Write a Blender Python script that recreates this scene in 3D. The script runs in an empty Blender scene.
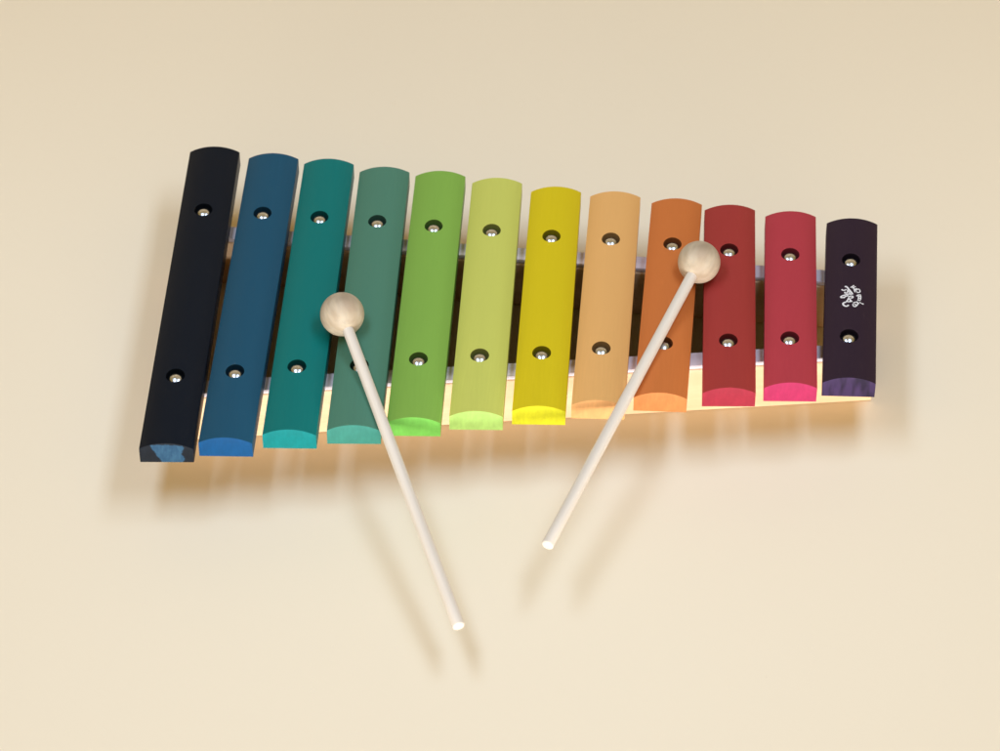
import bpy, bmesh, math
from mathutils import Vector, Matrix

S = bpy.context.scene
COL = S.collection
MM = 0.001
PI = math.pi

# ------------------------------------------------------------------ camera
cd = bpy.data.cameras.new('camera')
cam = bpy.data.objects.new('camera', cd)
COL.objects.link(cam)
CD = 1.890
cam.location = (0, -CD * math.cos(math.radians(45)), CD * math.sin(math.radians(45)))
cam.rotation_euler = (math.radians(45), 0, 0)
cd.sensor_width = 36.0
cd.lens = 126.0
cd.clip_start = 0.05
cd.clip_end = 50
cd.dof.use_dof = True
cd.dof.focus_distance = 1.85
cd.dof.aperture_fstop = 14
S.camera = cam

# ------------------------------------------------------------------ world
w = bpy.data.worlds.new('World')
S.world = w
w.use_nodes = True
bg = w.node_tree.nodes['Background']
bg.inputs['Color'].default_value = (1.0, 0.67, 0.19, 1)
bg.inputs['Strength'].default_value = 0.43

# ------------------------------------------------------------------ lamps
def area(name, loc, target, sx, sy, power, color):
    l = bpy.data.lights.new(name, 'AREA')
    l.shape = 'RECTANGLE'
    l.size = sx
    l.size_y = sy
    l.energy = power
    l.color = color
    o = bpy.data.objects.new(name, l)
    COL.objects.link(o)
    o.location = loc
    d = (Vector(target) - Vector(loc)).normalized()
    # long side stays parallel to the floor's own axes
    ry = math.asin(-d.x) if abs(d.z) > 0.7 else 0.0
    rx = math.atan2(d.y, -d.z)
    o.rotation_euler = (rx, ry, 0)
    return o

area('overhead_strip_lamp', (-0.36, -0.14, 1.10), (0, -0.14, 0), 0.23, 0.80, 6.2, (0.585, 0.755, 1.0))
area('overhead_strip_lamp', (0.36, -0.14, 1.10), (0, -0.14, 0), 0.23, 0.80, 6.2, (0.585, 0.755, 1.0))
area('front_softbox_lamp', (0.05, -2.0, 0.080), (0, 0.02, 0.05), 2.4, 0.14, 72, (1.0, 0.97, 0.95))

S.view_settings.view_transform = 'Standard'
S.view_settings.look = 'None'
S.view_settings.exposure = 0.0
S.view_settings.gamma = 1.0

# ------------------------------------------------------------------ helpers
def srgb(r, g, b):
    f = lambda c: (c / 12.92) if c <= 0.04045 else ((c + 0.055) / 1.055) ** 2.4
    return (f(r / 255), f(g / 255), f(b / 255), 1.0)

def tag(o, label=None, cat=None, group=None, kind=None):
    if label: o['label'] = label
    if cat: o['category'] = cat
    if group: o['group'] = group
    if kind: o['kind'] = kind
    return o

def obj(name, mesh, mats, parent=None, loc=None, rz=0.0):
    o = bpy.data.objects.new(name, mesh)
    COL.objects.link(o)
    if not isinstance(mats, (list, tuple)): mats = [mats]
    if not mesh.materials:
        for m in mats: mesh.materials.append(m)
    if parent: o.parent = parent
    if loc is not None: o.location = loc
    o.rotation_euler = (0, 0, rz)
    return o

def empty(name, loc=(0, 0, 0)):
    o = bpy.data.objects.new(name, None)
    o.empty_display_size = 0.02
    COL.objects.link(o)
    o.location = loc
    return o

def mesh_from(bm, name, smooth=None):
    bmesh.ops.recalc_face_normals(bm, faces=bm.faces)
    me = bpy.data.meshes.new(name)
    bm.to_mesh(me)
    bm.free()
    if smooth is not None:
        me.shade_smooth()
        me.set_sharp_from_angle(angle=math.radians(smooth))
    return me

def prism(pts_top, z0, z1, bevel=0.0, segs=2):
    bm = bmesh.new()
    a = [bm.verts.new((x * MM, y * MM, z0 * MM)) for x, y in pts_top]
    b = [bm.verts.new((x * MM, y * MM, z1 * MM)) for x, y in pts_top]
    n = len(a)
    bm.faces.new(a[::-1]); bm.faces.new(b)
    for i in range(n):
        bm.faces.new((a[i], a[(i + 1) % n], b[(i + 1) % n], b[i]))
    bmesh.ops.recalc_face_normals(bm, faces=bm.faces)
    if bevel:
        ed = [e for e in bm.edges if len(e.link_faces) == 2 and e.calc_face_angle() > 0.6]
        bmesh.ops.bevel(bm, geom=ed, offset=bevel * MM, segments=segs, affect='EDGES', profile=0.5)
    return bm

# ------------------------------------------------------------------ materials
class NT:
    def __init__(s, name):
        s.m = bpy.data.materials.new(name)
        s.m.use_nodes = True
        s.t = s.m.node_tree
        s.b = s.t.nodes['Principled BSDF']
    def n(s, typ, **kw):
        x = s.t.nodes.new(typ)
        for k, v in kw.items(): setattr(x, k, v)
        return x
    def l(s, a, b): s.t.links.new(a, b)
    def coords(s, scale, rot=(0, 0, 0), out='Object'):
        tc = s.n('ShaderNodeTexCoord'); mp = s.n('ShaderNodeMapping')
        mp.inputs['Scale'].default_value = scale
        mp.inputs['Rotation'].default_value = rot
        s.l(tc.outputs[out], mp.inputs[0])
        return mp.outputs[0]
    def noise(s, vec, scale, detail=3, rough=0.5):
        x = s.n('ShaderNodeTexNoise')
        x.inputs['Scale'].default_value = scale
        x.inputs['Detail'].default_value = detail
        x.inputs['Roughness'].default_value = rough
        s.l(vec, x.inputs['Vector'])
        return x.outputs['Fac']
    def ramp(s, fac, stops):
        r = s.n('ShaderNodeValToRGB')
        e = r.color_ramp.elements
        while len(e) < len(stops): e.new(0.5)
        for el, (p, c) in zip(e, stops):
            el.position = p; el.color = c
        s.l(fac, r.inputs[0])
        return r.outputs[0]
    def mix(s, fac, a, b, blend='MIX'):
        x = s.n('ShaderNodeMix', data_type='RGBA', blend_type=blend)
        for sock, v in ((x.inputs[0], fac), (x.inputs[6], a), (x.inputs[7], b)):
            if hasattr(v, 'links'): s.l(v, sock)
            else: sock.default_value = v
        return x.outputs[2]
    def bump(s, h, strength, dist):
        x = s.n('ShaderNodeBump')
        x.inputs['Strength'].default_value = strength
        x.inputs['Distance'].default_value = dist
        s.l(h, x.inputs['Height'])
        s.l(x.outputs[0], s.b.inputs['Normal'])

def sc(c, k): return (c[0] * k, c[1] * k, c[2] * k, 1)

def paint_mat(name, col, rough=0.42):
    t = NT(name)
    v = t.coords((1, 0.06, 1))                      # grain runs along the bar
    n1 = t.noise(v, 900, 3)
    n2 = t.noise(t.coords((1, 0.35, 1)), 28, 2)
    c = t.mix(t.ramp(n1, [(0.3, (0, 0, 0, 1)), (0.75, (1, 1, 1, 1))]), sc(col, 0.965), sc(col, 1.03))
    c = t.mix(t.ramp(n2, [(0.35, (0, 0, 0, 1)), (0.7, (1, 1, 1, 1))]), c, sc(col, 0.98))
    t.l(c, t.b.inputs['Base Color'])
    t.b.inputs['Roughness'].default_value = rough
    t.b.inputs['Specular IOR Level'].default_value = 0.12
    t.bump(n1, 0.25, 0.00006)
    return t.m

def end_mat(name, col, alt=None, lo=0.45, hi=0.55, rot=0.5, scale=70, off=(0, 0, 0)):
    """paint on the end grain: mottled, slightly rougher"""
    t = NT(name)
    n1 = t.noise(t.coords((1, 1, 0.35)), 420, 4, 0.6)
    c = t.mix(t.ramp(n1, [(0.3, (0, 0, 0, 1)), (0.72, (1, 1, 1, 1))]), sc(col, 0.88), sc(col, 1.10))
    if alt:
        tc = t.n('ShaderNodeTexCoord'); mp = t.n('ShaderNodeMapping')
        mp.inputs['Rotation'].default_value = (0, rot, 0)
        mp.inputs['Scale'].default_value = (1, 1, 0.25)
        mp.inputs['Location'].default_value = off
        t.l(tc.outputs['Object'], mp.inputs[0])
        n2 = t.noise(mp.outputs[0], scale, 2.5, 0.5)
        k = t.ramp(n2, [(lo, (0, 0, 0, 1)), (hi, (1, 1, 1, 1))])
        c = t.mix(k, c, alt)
    t.l(c, t.b.inputs['Base Color'])
    t.b.inputs['Roughness'].default_value = 0.42
    t.b.inputs['Specular IOR Level'].default_value = 0.2
    t.bump(n1, 0.3, 0.0001)
    return t.m

def patched_end(name):
    """black end grain with one slanting patch of paler blue"""
    t = NT(name)
    tc = t.n('ShaderNodeTexCoord'); sp = t.n('ShaderNodeSeparateXYZ')
    t.l(tc.outputs['Object'], sp.inputs[0])
    def M(op, a, b=None, clamp=False):
        x = t.n('ShaderNodeMath', operation=op); x.use_clamp = clamp
        for i, v in enumerate((a, b)):
            if v is None: continue
            if hasattr(v, 'links'): t.l(v, x.inputs[i])
            else: x.inputs[i].default_value = v
        return x.outputs[0]
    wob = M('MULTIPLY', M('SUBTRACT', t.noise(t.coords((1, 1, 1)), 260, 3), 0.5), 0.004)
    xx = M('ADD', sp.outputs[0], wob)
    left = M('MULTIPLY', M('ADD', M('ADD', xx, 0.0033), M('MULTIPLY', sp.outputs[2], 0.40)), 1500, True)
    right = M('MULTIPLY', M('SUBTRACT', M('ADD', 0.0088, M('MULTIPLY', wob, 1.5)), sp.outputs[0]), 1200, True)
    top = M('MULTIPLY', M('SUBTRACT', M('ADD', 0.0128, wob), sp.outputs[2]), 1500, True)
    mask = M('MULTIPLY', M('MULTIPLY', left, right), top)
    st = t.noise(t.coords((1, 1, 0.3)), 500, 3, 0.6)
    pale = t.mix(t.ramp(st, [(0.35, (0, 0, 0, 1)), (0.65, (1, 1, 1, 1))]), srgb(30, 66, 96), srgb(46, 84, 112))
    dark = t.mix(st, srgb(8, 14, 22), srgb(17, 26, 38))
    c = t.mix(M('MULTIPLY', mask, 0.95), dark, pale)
    t.l(c, t.b.inputs['Base Color'])
    t.b.inputs['Roughness'].default_value = 0.45
    t.b.inputs['Specular IOR Level'].default_value = 0.2
    t.bump(st, 0.3, 0.0001)
    return t.m

def wood_mat(name, c1, c2, scale=(1, 1, 0.05), freq=700, rough=0.55, big=60):
    t = NT(name)
    v = t.coords(scale)
    n = t.noise(v, freq, 4, 0.6)
    nb = t.noise(v, big, 3, 0.6)
    a = t.mix(t.ramp(n, [(0.32, (0, 0, 0, 1)), (0.7, (1, 1, 1, 1))]), c1, c2)
    b = t.mix(t.ramp(nb, [(0.38, (0, 0, 0, 1)), (0.66, (1, 1, 1, 1))]), a, sc(c1, 0.9))
    t.l(b, t.b.inputs['Base Color'])
    t.b.inputs['Roughness'].default_value = rough
    t.b.inputs['Specular IOR Level'].default_value = 0.3
    t.bump(n, 0.3, 0.0001)
    return t.m

def head_mat(name):
    """turned beech ball: growth rings cut by the sphere"""
    t = NT(name)
    tc = t.n('ShaderNodeTexCoord')
    mp = t.n('ShaderNodeMapping')
    mp.inputs['Location'].default_value = (0.03, 0.0, 0.008)
    mp.inputs['Rotation'].default_value = (0.1, 0.25, 0.0)
    t.l(tc.outputs['Object'], mp.inputs[0])
    wv = t.n('ShaderNodeTexWave', wave_type='RINGS', rings_direction='Y')
    wv.inputs['Scale'].default_value = 130
    wv.inputs['Distortion'].default_value = 1.2
    wv.inputs['Detail'].default_value = 2
    wv.inputs['Detail Scale'].default_value = 1.2
    t.l(mp.outputs[0], wv.inputs['Vector'])
    n = t.noise(t.coords((1, 1, 0.07)), 800, 3, 0.6)
    nb = t.noise(t.coords((1, 1, 0.12)), 130, 2, 0.5)
    a = t.mix(wv.outputs['Fac'], srgb(168, 155, 136), srgb(178, 166, 148))
    a = t.mix(t.ramp(n, [(0.35, (0, 0, 0, 1)), (0.7, (1, 1, 1, 1))]), a, srgb(188, 172, 148))
    b = t.mix(t.ramp(nb, [(0.45, (0, 0, 0, 1)), (0.7, (1, 1, 1, 1))]), a, srgb(162, 144, 122))
    t.l(b, t.b.inputs['Base Color'])
    t.b.inputs['Roughness'].default_value = 0.5
    t.b.inputs['Specular IOR Level'].default_value = 0.3
    t.bump(n, 0.3, 0.0001)
    return t.m

def plain(name, col, rough, metal=0.0, spec=0.5):
    t = NT(name)
    n = t.noise(t.coords((1, 1, 1)), 500, 3)
    c = t.mix(n, sc(col, 0.93), sc(col, 1.05))
    t.l(c, t.b.inputs['Base Color'])
    t.b.inputs['Roughness'].default_value = rough
    t.b.inputs['Metallic'].default_value = metal
    t.b.inputs['Specular IOR Level'].default_value = spec
    return t.m

def table_mat():
    t = NT('cream_paper')
    n1 = t.noise(t.coords((1, 1, 1)), 3.0, 2)
    n2 = t.noise(t.coords((1, 1, 1)), 1500, 2)
    a, b = srgb(235, 223, 200), srgb(237, 226, 204)
    c = t.mix(n1, a, b)
    # a few dust specks
    vo = t.n('ShaderNodeTexVoronoi', feature='F1')
    vo.inputs['Scale'].default_value = 22
    t.l(t.coords((1, 1, 1)), vo.inputs['Vector'])
    lt = t.n('ShaderNodeMath', operation='LESS_THAN')
    lt.inputs[1].default_value = 0.020
    t.l(vo.outputs['Distance'], lt.inputs[0])
    sel = t.n('ShaderNodeSeparateColor')
    t.l(vo.outputs['Color'], sel.inputs[0])
    g = t.n('ShaderNodeMath', operation='GREATER_THAN')
    g.inputs[1].default_value = 0.80
    t.l(sel.outputs[0], g.inputs[0])
    mu = t.n('ShaderNodeMath', operation='MULTIPLY')
    t.l(lt.outputs[0], mu.inputs[0]); t.l(g.outputs[0], mu.inputs[1])
    mu2 = t.n('ShaderNodeMath', operation='MULTIPLY')
    t.l(mu.outputs[0], mu2.inputs[0]); mu2.inputs[1].default_value = 0.25
    c = t.mix(mu2.outputs[0], c, srgb(190, 170, 140))
    t.l(c, t.b.inputs['Base Color'])
    t.b.inputs['Roughness'].default_value = 0.6
    t.b.inputs['Specular IOR Level'].default_value = 0.25
    t.bump(n2, 0.08, 0.00005)
    return t.m

M_table = table_mat()
M_rail = wood_mat('pale_rail_wood', srgb(226, 190, 150), srgb(235, 203, 168), (0.05, 1, 1), 900, 0.5)
M_under = wood_mat('bare_wood_underside', srgb(104, 84, 44), srgb(113, 92, 50), (1, 0.05, 1), 900, 0.6)
M_felt = plain('grey_lilac_felt', srgb(214, 206, 214), 0.95, spec=0.1)
M_metal = plain('nickel_plated_steel', srgb(196, 200, 206), 0.25, metal=1.0)
M_handle = wood_mat('pale_handle_wood', srgb(213, 204, 192), srgb(221, 213, 202), (1, 1, 0.03), 1500, 0.55, big=140)
M_head = head_mat('turned_ball_wood')
M_logo = plain('white_print', srgb(222, 222, 226), 0.5)

# ------------------------------------------------------------------ setting
bm = bmesh.new()
# seamless paper sweep, curving up far behind the instrument
prof = [(-3.0, 0.0), (1.2, 0.0)]
for i in range(1, 17):
    a = i / 16 * PI / 2
    prof.append((1.2 + 0.5 * math.sin(a), 0.5 - 0.5 * math.cos(a)))
prof.append((1.7, 2.2))
L = [bm.verts.new((-2.2, y, z)) for y, z in prof]
R = [bm.verts.new((2.2, y, z)) for y, z in prof]
for i in range(len(prof) - 1):
    bm.faces.new((L[i], R[i], R[i + 1], L[i + 1]))
me = mesh_from(bm, 'paper_backdrop', 60)
tag(obj('ground', me, M_table), kind='structure', label='plain cream paper surface under the xylophone')

# ------------------------------------------------------------------ xylophone
xylo = empty('xylophone', (0.012, 0.0, 0))
tag(xylo, 'twelve note rainbow wooden xylophone standing on the cream surface', 'xylophone')
X0 = 12.0   # root offset in mm

def lin(a, b, x):
    return a[1] + (b[1] - a[1]) * (x - a[0]) / (b[0] - a[0])

FA, FB = (-123.2, -45.6), (195.0, -19.8)       # front face line of the front rail
BA, BB = (-146.5, 71.2), (173.8, 36.9)         # front face line of the rear rail
def rail_pts(A, B, xa, xb, depth, inset=0.0):
    d = Vector((B[0] - A[0], B[1] - A[1])).normalized()
    n = Vector((-d.y, d.x))
    p = []
    for x, s in ((xa, inset), (xb, inset), (xb, depth), (xa, depth)):
        q = Vector((x, lin(A, B, x))) + n * s
        p.append((q.x - X0, q.y))
    return p

XL, XR = -177.0, 199.2
def add_rail(A, B, depth):
    o = obj('rail', mesh_from(prism(rail_pts(A, B, XL, XR, depth), 0.2, 31.2, 1.1, 3), 'rail', 35), M_rail, xylo)
    # round the outer vertical corners a little more
    return o
fr = add_rail(FA, FB, 11.5)
rr = add_rail(BA, BB, 11.5)
for A, B, r in ((FA, FB, fr), (BA, BB, rr)):
    o = obj('felt_strip', mesh_from(prism(rail_pts(A, B, XL + 2, XR - 2, 10.4, 0.7), 31.25, 34.05, 0.5, 2), 'felt_strip', 35), M_felt, r)

def cross_bar(xf, xb, th):
    pts = [(xf - X0, lin(FA, FB, xf) + 11.6), (xf + th - X0, lin(FA, FB, xf + th) + 11.6),
           (xb + th - X0, lin(BA, BB, xb + th) - 0.1), (xb - X0, lin(BA, BB, xb) - 0.1)]
    return obj('cross_bar', mesh_from(prism(pts, 8, 24, 0.6, 2), 'cross_bar', 35), M_rail, xylo)
cross_bar(-143, -136, 9)
pts = [(-174 - X0, lin(FA, FB, -174) + 11.6), (-166 - X0, lin(FA, FB, -166) + 11.6),
       (-160 - X0, lin(BA, BB, -160) - 0.1), (-168 - X0, lin(BA, BB, -168) - 0.1)]
obj('shading_end_board', mesh_from(prism(pts, 0.2, 21, 0.6, 2), 'shading_end_board', 35), M_rail, xylo)  # added unseen end board, sized to darken the gap beside the first bar
cross_bar(149, 153, 9)

# screws: dome head, turned
def lathe(prof, seg, name, smooth=50):
    bm = bmesh.new()
    rings = []
    for r, z in prof:
        if r < 1e-6:
            rings.append([bm.verts.new((0, 0, z * MM))])
        else:
            rings.append([bm.verts.new((r * MM * math.cos(2 * PI * k / seg), r * MM * math.sin(2 * PI * k / seg), z * MM)) for k in range(seg)])
    for a, b in zip(rings, rings[1:]):
        for k in range(seg):
            k2 = (k + 1) % seg
            if len(a) == 1 and len(b) == 1: continue
            if len(a) == 1: bm.faces.new((a[0], b[k], b[k2]))
            elif len(b) == 1: bm.faces.new((a[k], a[k2], b[0]))
            else: bm.faces.new((a[k], a[k2], b[k2], b[k]))
    return mesh_from(bm, name, smooth)

dome = [(0, 3.05)]
for i in range(1, 11):
    a = i / 10 * PI / 2
    dome.append((4.25 * math.sin(a), 0.4 + 2.65 * math.cos(a)))
dome += [(4.25, 0.0), (1.5, 0.0), (1.5, -7.0), (0, -8.0)]
screw_me = lathe(dome, 40, 'screw')

W = 27.6; ARCH = 4.2; EDGE = 9.7; ZB = 34.1
HOLE_R = 4.95; HOLE_Z = EDGE + ARCH - 4.15       # hole floor above bar bottom
SKEW = math.tan(math.radians(2.6))

def bar_mesh(L, ang, holes, mats):
    bm = bmesh.new()
    sec = [(-W / 2, 0), (W / 2, 0), (W / 2, EDGE)]
    N = 48
    # circular arc through the two edges and the crest
    Rr = (W * W / 4 + ARCH * ARCH) / (2 * ARCH)
    for i in range(1, N):
        x = W / 2 - W * i / N
        sec.append((x, EDGE + ARCH - Rr + math.sqrt(Rr * Rr - x * x)))
    sec.append((-W / 2, EDGE))
    sk = SKEW
    a = [bm.verts.new((x * MM, (x * sk) * MM, z * MM)) for x, z in sec]
    b = [bm.verts.new((x * MM, (L + x * sk) * MM, z * MM)) for x, z in sec]
    n = len(a)
    f0 = bm.faces.new(a); f1 = bm.faces.new(b[::-1])
    for i in range(n):
        bm.faces.new((a[i], b[i], b[(i + 1) % n], a[(i + 1) % n]))
    bmesh.ops.recalc_face_normals(bm, faces=bm.faces)
    for f in bm.faces: f.material_index = 0
    f0.material_index = 1; f1.material_index = 1
    for f in bm.faces:
        if f.normal.z < -0.9: f.material_index = 3      # bare wood underside
    me = bpy.data.meshes.new('bar')
    bm.to_mesh(me); bm.free()
    for m in mats: me.materials.append(m)
    o = bpy.data.objects.new('tmp_bar', me); COL.objects.link(o)
    cb = bmesh.new()
    for (hx, hy) in holes:
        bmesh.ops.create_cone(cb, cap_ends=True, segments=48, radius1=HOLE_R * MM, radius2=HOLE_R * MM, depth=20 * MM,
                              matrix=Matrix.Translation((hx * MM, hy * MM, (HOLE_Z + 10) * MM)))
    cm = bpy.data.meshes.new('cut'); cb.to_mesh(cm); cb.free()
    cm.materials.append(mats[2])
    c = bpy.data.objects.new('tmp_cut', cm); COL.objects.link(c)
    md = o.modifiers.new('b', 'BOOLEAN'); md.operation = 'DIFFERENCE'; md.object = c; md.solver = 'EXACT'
    bv = o.modifiers.new('v', 'BEVEL'); bv.width = 0.38 * MM; bv.segments = 3; bv.limit_method = 'ANGLE'; bv.angle_limit = math.radians(38)
    bv.miter_outer = 'MITER_ARC'
    dg = bpy.context.evaluated_depsgraph_get(); dg.update()
    res = bpy.data.meshes.new_from_object(o.evaluated_get(dg))
    bpy.data.objects.remove(o); bpy.data.objects.remove(c)
    res.name = 'bar'
    res.shade_smooth()
    res.set_sharp_from_angle(angle=math.radians(32))
    # the long arched top gets the true normals of its arc (the drilled holes would pull them askew)
    zc = EDGE + ARCH - Rr
    nl = [(0.0, 0.0, 0.0)] * len(res.loops)
    for p in res.polygons:
        c = p.center / MM
        rad = Vector((c.x, c.z - zc))
        if p.normal.z > 0.7 and abs(rad.length - Rr) < 0.12 and abs(c.x) < W / 2 - 0.3 and abs(p.normal.y) < 0.02:
            for li in p.loop_indices:
                v = res.vertices[res.loops[li].vertex_index].co / MM
                nl[li] = Vector((v.x, 0, v.z - zc)).normalized()[:]
    res.normals_split_custom_set(nl)
    return res

# near-end centre (x, y), length, lean in degrees, hole stations (rear, front), colour, name
BARS = [
 (-170.9, -97.0, 229.7, -2.95, 177.6, 49.3, (3, 16, 30), 'longest black bar with a blue patch on its front end'),
 (-140.8, -92.9, 220.2, -3.85, 171.0, 48.4, (24, 76, 102), 'navy blue bar'),
 (-108.3, -87.2, 209.8, -3.62, 161.9, 46.3, (3, 111, 108), 'dark teal bar'),
 (-75.3, -84.0, 199.8, -3.25, 155.3, 44.1, (75, 124, 105), 'grey green bar'),
 (-44.6, -78.4, 190.8, -3.50, 146.0, 43.0, (126, 169, 74), 'leaf green bar'),
 (-12.4, -73.9, 180.5, -3.44, 138.0, 41.2, (192, 197, 97), 'pale lime bar'),
 (20.0, -70.2, 169.6, -3.68, 129.6, 39.4, (206, 186, 25), 'mustard yellow bar'),
 (50.8, -66.0, 161.6, -4.50, 123.2, 38.6, (220, 169, 104), 'light apricot bar'),
 (83.2, -60.6, 150.6, -5.30, 114.0, 37.0, (195, 112, 57), 'burnt orange bar'),
 (119.1, -56.9, 141.3, -2.80, 105.2, 35.4, (156, 54, 51), 'brick red bar'),
 (151.3, -53.2, 132.4, -3.33, 98.0, 33.4, (172, 57, 68), 'raspberry red bar'),
 (182.0, -49.6, 123.2, -4.75, 90.2, 31.4, (43, 29, 44), 'shortest dark plum bar with a small white emblem'),
]
# the front and rear ends have their own colours, set apart from the tops
ENDS = [None] + [(3, 70, 120), (3, 119, 121), (55, 126, 115), (103, 172, 72), (154, 189, 100), (193, 191, 27), (216, 161, 104), (185, 120, 68), (149, 40, 58), (166, 43, 87)] + [None]
bars = []
for i, (x, y, L, ang, h1, h2, c, lab) in enumerate(BARS):
    col = srgb(*c)
    pm = paint_mat('paint_' + lab.split(' bar')[0].replace(' ', '_'), col)
    if i == 0:
        em = patched_end('black_end_grain')
    elif i == 11:
        em = end_mat('plum_end_grain', srgb(58, 42, 78), srgb(36, 26, 50), 0.5, 0.6, rot=0.6, scale=120, off=(0.0045, 0, 0.002))
    else:
        em = end_mat('end_grain_' + lab.split(' bar')[0].replace(' ', '_'), srgb(*ENDS[i]))
    shaded_bore = plain('shaded_bore_' + lab.split(' bar')[0].replace(' ', '_'), sc(col, 0.3), 0.8, spec=0.1)  # bar paint darkened on the hole walls, standing in for shade inside
    me = bar_mesh(L, ang, [(-0.4, h1), (-0.7, h2)], [pm, em, shaded_bore, M_under])
    b = obj('bar', me, [pm, em, shaded_bore, M_under], xylo, ((x - X0) * MM, y * MM, ZB * MM), math.radians(ang))
    b['label'] = lab
    for k, (hx, hy) in enumerate(((-0.4, h1), (-0.7, h2))):
        s = obj('screw', screw_me, M_metal, b, (hx * MM, hy * MM, (HOLE_Z + 0.1) * MM), 0.4 * i + k)
    bars.append(b)

# ------------------------------------------------------------------ printed emblem on the plum bar
# strokes on a 32 x 30 grid, in tenths of grid units: (x right, y down)
STROKES = [
 # big script letters round the left, read from bottom to top
 ([(11.6, 24.2), (10.2, 25.3), (8.2, 25.2), (6.7, 24.0), (6.3, 22.4), (7.6, 21.5), (9.5, 21.3)], 0.95),
 ([(9.5, 21.0), (11.2, 19.2), (12.2, 17.6), (13.4, 18.4), (14.6, 20.2), (15.4, 20.9)], 0.80),
 ([(10.4, 20.9), (13.0, 21.0), (15.6, 20.6)], 0.75),
 ([(12.9, 18.2), (13.4, 19.6), (13.3, 20.8)], 0.50),
 ([(4.2, 15.6), (6.0, 14.5), (8.8, 14.0), (11.4, 13.3), (13.6, 13.2), (15.9, 13.5)], 0.85),
 ([(4.4, 15.9), (7.2, 16.3), (10.2, 15.2), (12.6, 14.6)], 0.80),
 ([(7.6, 17.0), (8.9, 16.2)], 0.60),
 ([(12.0, 16.6), (14.0, 15.4), (16.2, 15.4), (16.8, 16.2), (15.8, 17.2), (14.0, 17.0)], 0.75),
 ([(6.4, 7.6), (7.2, 8.6), (9.0, 9.0), (11.0, 8.2)], 0.75),
 ([(9.6, 5.4), (11.0, 5.3), (12.3, 6.6), (13.6, 8.6), (15.0, 10.6), (16.2, 12.4), (16.6, 13.6)], 0.90),
 ([(9.4, 10.6), (9.2, 11.8), (10.8, 12.0), (12.2, 10.4), (12.0, 8.6)], 0.75),
 ([(12.4, 9.8), (13.6, 11.4), (14.2, 12.8)], 0.60),
 # small capitals round the right
 ([(15.2, 6.6), (17.4, 5.4), (19.2, 4.2)], 0.62),
 ([(16.8, 7.2), (18.8, 6.2), (20.6, 5.6)], 0.62),
 ([(17.3, 5.6), (18.6, 7.6), (19.4, 8.8)], 0.60),
 ([(18.0, 9.2), (20.4, 7.9), (21.8, 7.2)], 0.62),
 ([(19.8, 11.4), (19.0, 9.8), (21.0, 8.6), (23.6, 7.8), (24.6, 9.6), (23.6, 11.0), (21.2, 11.6)], 0.62),
 ([(20.6, 9.2), (21.4, 11.2)], 0.55),
 ([(20.4, 15.2), (22.0, 14.0), (23.6, 13.6), (25.2, 13.6)], 0.70),
 ([(21.8, 15.0), (23.6, 15.2), (25.0, 14.8)], 0.60),
 ([(21.6, 16.8), (23.4, 17.0), (24.8, 17.0)], 0.62),
 ([(22.6, 14.4), (22.2, 16.6), (21.8, 18.8)], 0.60),
 ([(24.8, 14.0), (24.6, 16.4), (24.0, 18.6)], 0.62),
 ([(20.8, 19.2), (22.6, 19.4), (24.0, 19.0)], 0.62),
 ([(20.0, 20.6), (21.6, 22.2), (22.6, 22.6)], 0.62),
 ([(22.6, 21.0), (24.4, 21.8), (26.2, 22.6), (26.4, 21.6)], 0.55),
 ([(16.2, 22.6), (18.2, 21.6), (20.2, 21.4), (21.0, 22.8), (19.8, 24.6), (17.8, 26.0), (16.2, 25.4), (16.0, 23.4)], 0.66),
 ([(17.2, 23.6), (18.6, 23.6), (18.4, 25.0)], 0.55),
]
b12 = bars[11]
Rr = (W * W / 4 + ARCH * ARCH) / (2 * ARCH)
def top_z(x):
    return EDGE + ARCH - Rr + math.sqrt(Rr * Rr - x * x)
LX, LY = 0.2, 61.6          # emblem centre on the bar, mm from its front end
def gpt(gx, gy):
    u = (gx - 15.5) * 0.533
    v = -(gy - 15.3) * 0.533 / 0.707
    a = math.radians(4.75)   # square to the frame, the bar leans under it
    return (LX + u * math.cos(a) + v * math.sin(a) * -1.0 * -1.0 * -1.0, LY + v * math.cos(a) + u * math.sin(a))
bm = bmesh.new()
def catmull(P, n=5):
    if len(P) < 3: return P
    Q = [P[0]] + P + [P[-1]]
    out = []
    for i in range(1, len(Q) - 2):
        p0, p1, p2, p3 = Q[i - 1], Q[i], Q[i + 1], Q[i + 2]
        for k in range(n):
            t = k / n
            out.append(tuple(0.5 * ((2 * p1[j]) + (-p0[j] + p2[j]) * t + (2 * p0[j] - 5 * p1[j] + 4 * p2[j] - p3[j]) * t * t + (-p0[j] + 3 * p1[j] - 3 * p2[j] + p3[j]) * t ** 3) for j in (0, 1)))
    out.append(P[-1])
    return out
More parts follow.
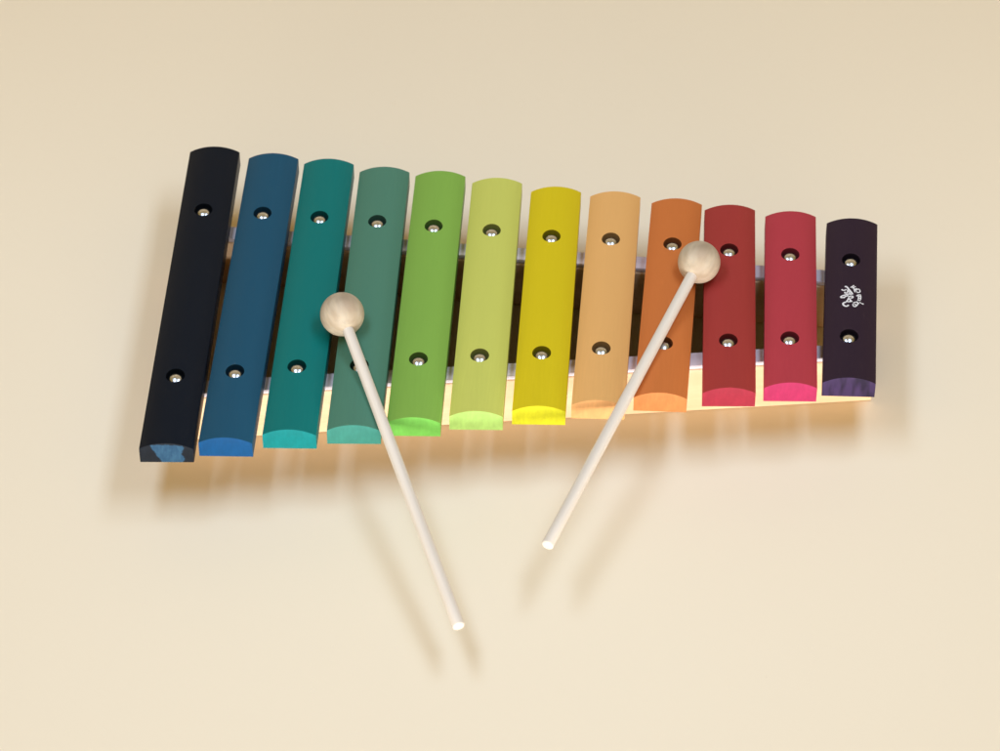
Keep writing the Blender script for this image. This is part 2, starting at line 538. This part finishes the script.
for si, (P, wd) in enumerate(STROKES):
    pts = [Vector(gpt(*p)) for p in catmull(P)]
    hw = wd * 0.533 * 0.98
    lift = 0.05 + 0.003 * si
    # extend the ends a little
    prev = None
    for i, p in enumerate(pts):
        d = (pts[min(i + 1, len(pts) - 1)] - pts[max(i - 1, 0)]).normalized()
        nrm = Vector((-d.y, d.x)) * hw * (0.7 if i in (0, len(pts) - 1) else 1.0)
        a_, b_ = p + nrm, p - nrm
        va = bm.verts.new((a_.x * MM, a_.y * MM, (top_z(a_.x) + lift) * MM))
        vb = bm.verts.new((b_.x * MM, b_.y * MM, (top_z(b_.x) + lift) * MM))
        if prev: bm.faces.new((prev[0], va, vb, prev[1]))
        prev = (va, vb)
me = bpy.data.meshes.new('emblem')
bmesh.ops.recalc_face_normals(bm, faces=bm.faces)
bm.to_mesh(me); bm.free()
lo = obj('emblem', me, M_logo, b12)
lo['label'] = 'small white round printed emblem of curved script'

# ------------------------------------------------------------------ mallets
def mallet(H, E, R, label):
    H = Vector(H) * MM; E = Vector(E) * MM
    root = empty('mallet', H)
    tag(root, label, 'mallet', 'wooden mallets lying across the bars')
    d = (E - H)
    Lh = d.length
    q = d.to_track_quat('Z', 'X')
    bm = bmesh.new()
    bmesh.ops.create_uvsphere(bm, u_segments=64, v_segments=40, radius=R * MM)
    # a turned ball is never quite a sphere: drilled flat where the handle enters
    for v in bm.verts:
        if v.co.z > R * MM * 0.955: v.co.z = R * MM * 0.955
    h = obj('head', mesh_from(bm, 'head', 60), M_head, root)
    h.rotation_mode = 'QUATERNION'; h.rotation_quaternion = q
    # handle: slightly tapered dowel with a rounded-over free end
    r0, r1 = 2.98, 3.15
    Lmm = Lh / MM
    prof = [(0, 4), (r0, 4)]
    for k in range(0, 13):
        t = k / 12
        prof.append((r0 + (r1 - r0) * t, 4 + (Lmm - 1.0 - 4) * t))
    prof = prof[:2] + prof[3:]
    for k in range(1, 6):
        a = k / 5 * PI / 2
        prof.append((r1 - 1.0 + 1.0 * math.cos(a), Lmm - 1.0 + 1.0 * math.sin(a)))
    prof.append((0, Lmm))
    hd = obj('handle', lathe(prof, 36, 'handle', 50), M_handle, root)
    hd.rotation_mode = 'QUATERNION'; hd.rotation_quaternion = q
    return root

mallet((-83.0, -12.0, 57.55), (-20.2, -203.9, 28.5), 11.65,
       'pale wooden mallet with its ball on the teal and grey green bars')
mallet((106.4, 29.2, 56.5), (23.5, -159.5, 39.0), 11.4,
       'pale wooden mallet with its ball between the orange and brick red bars')
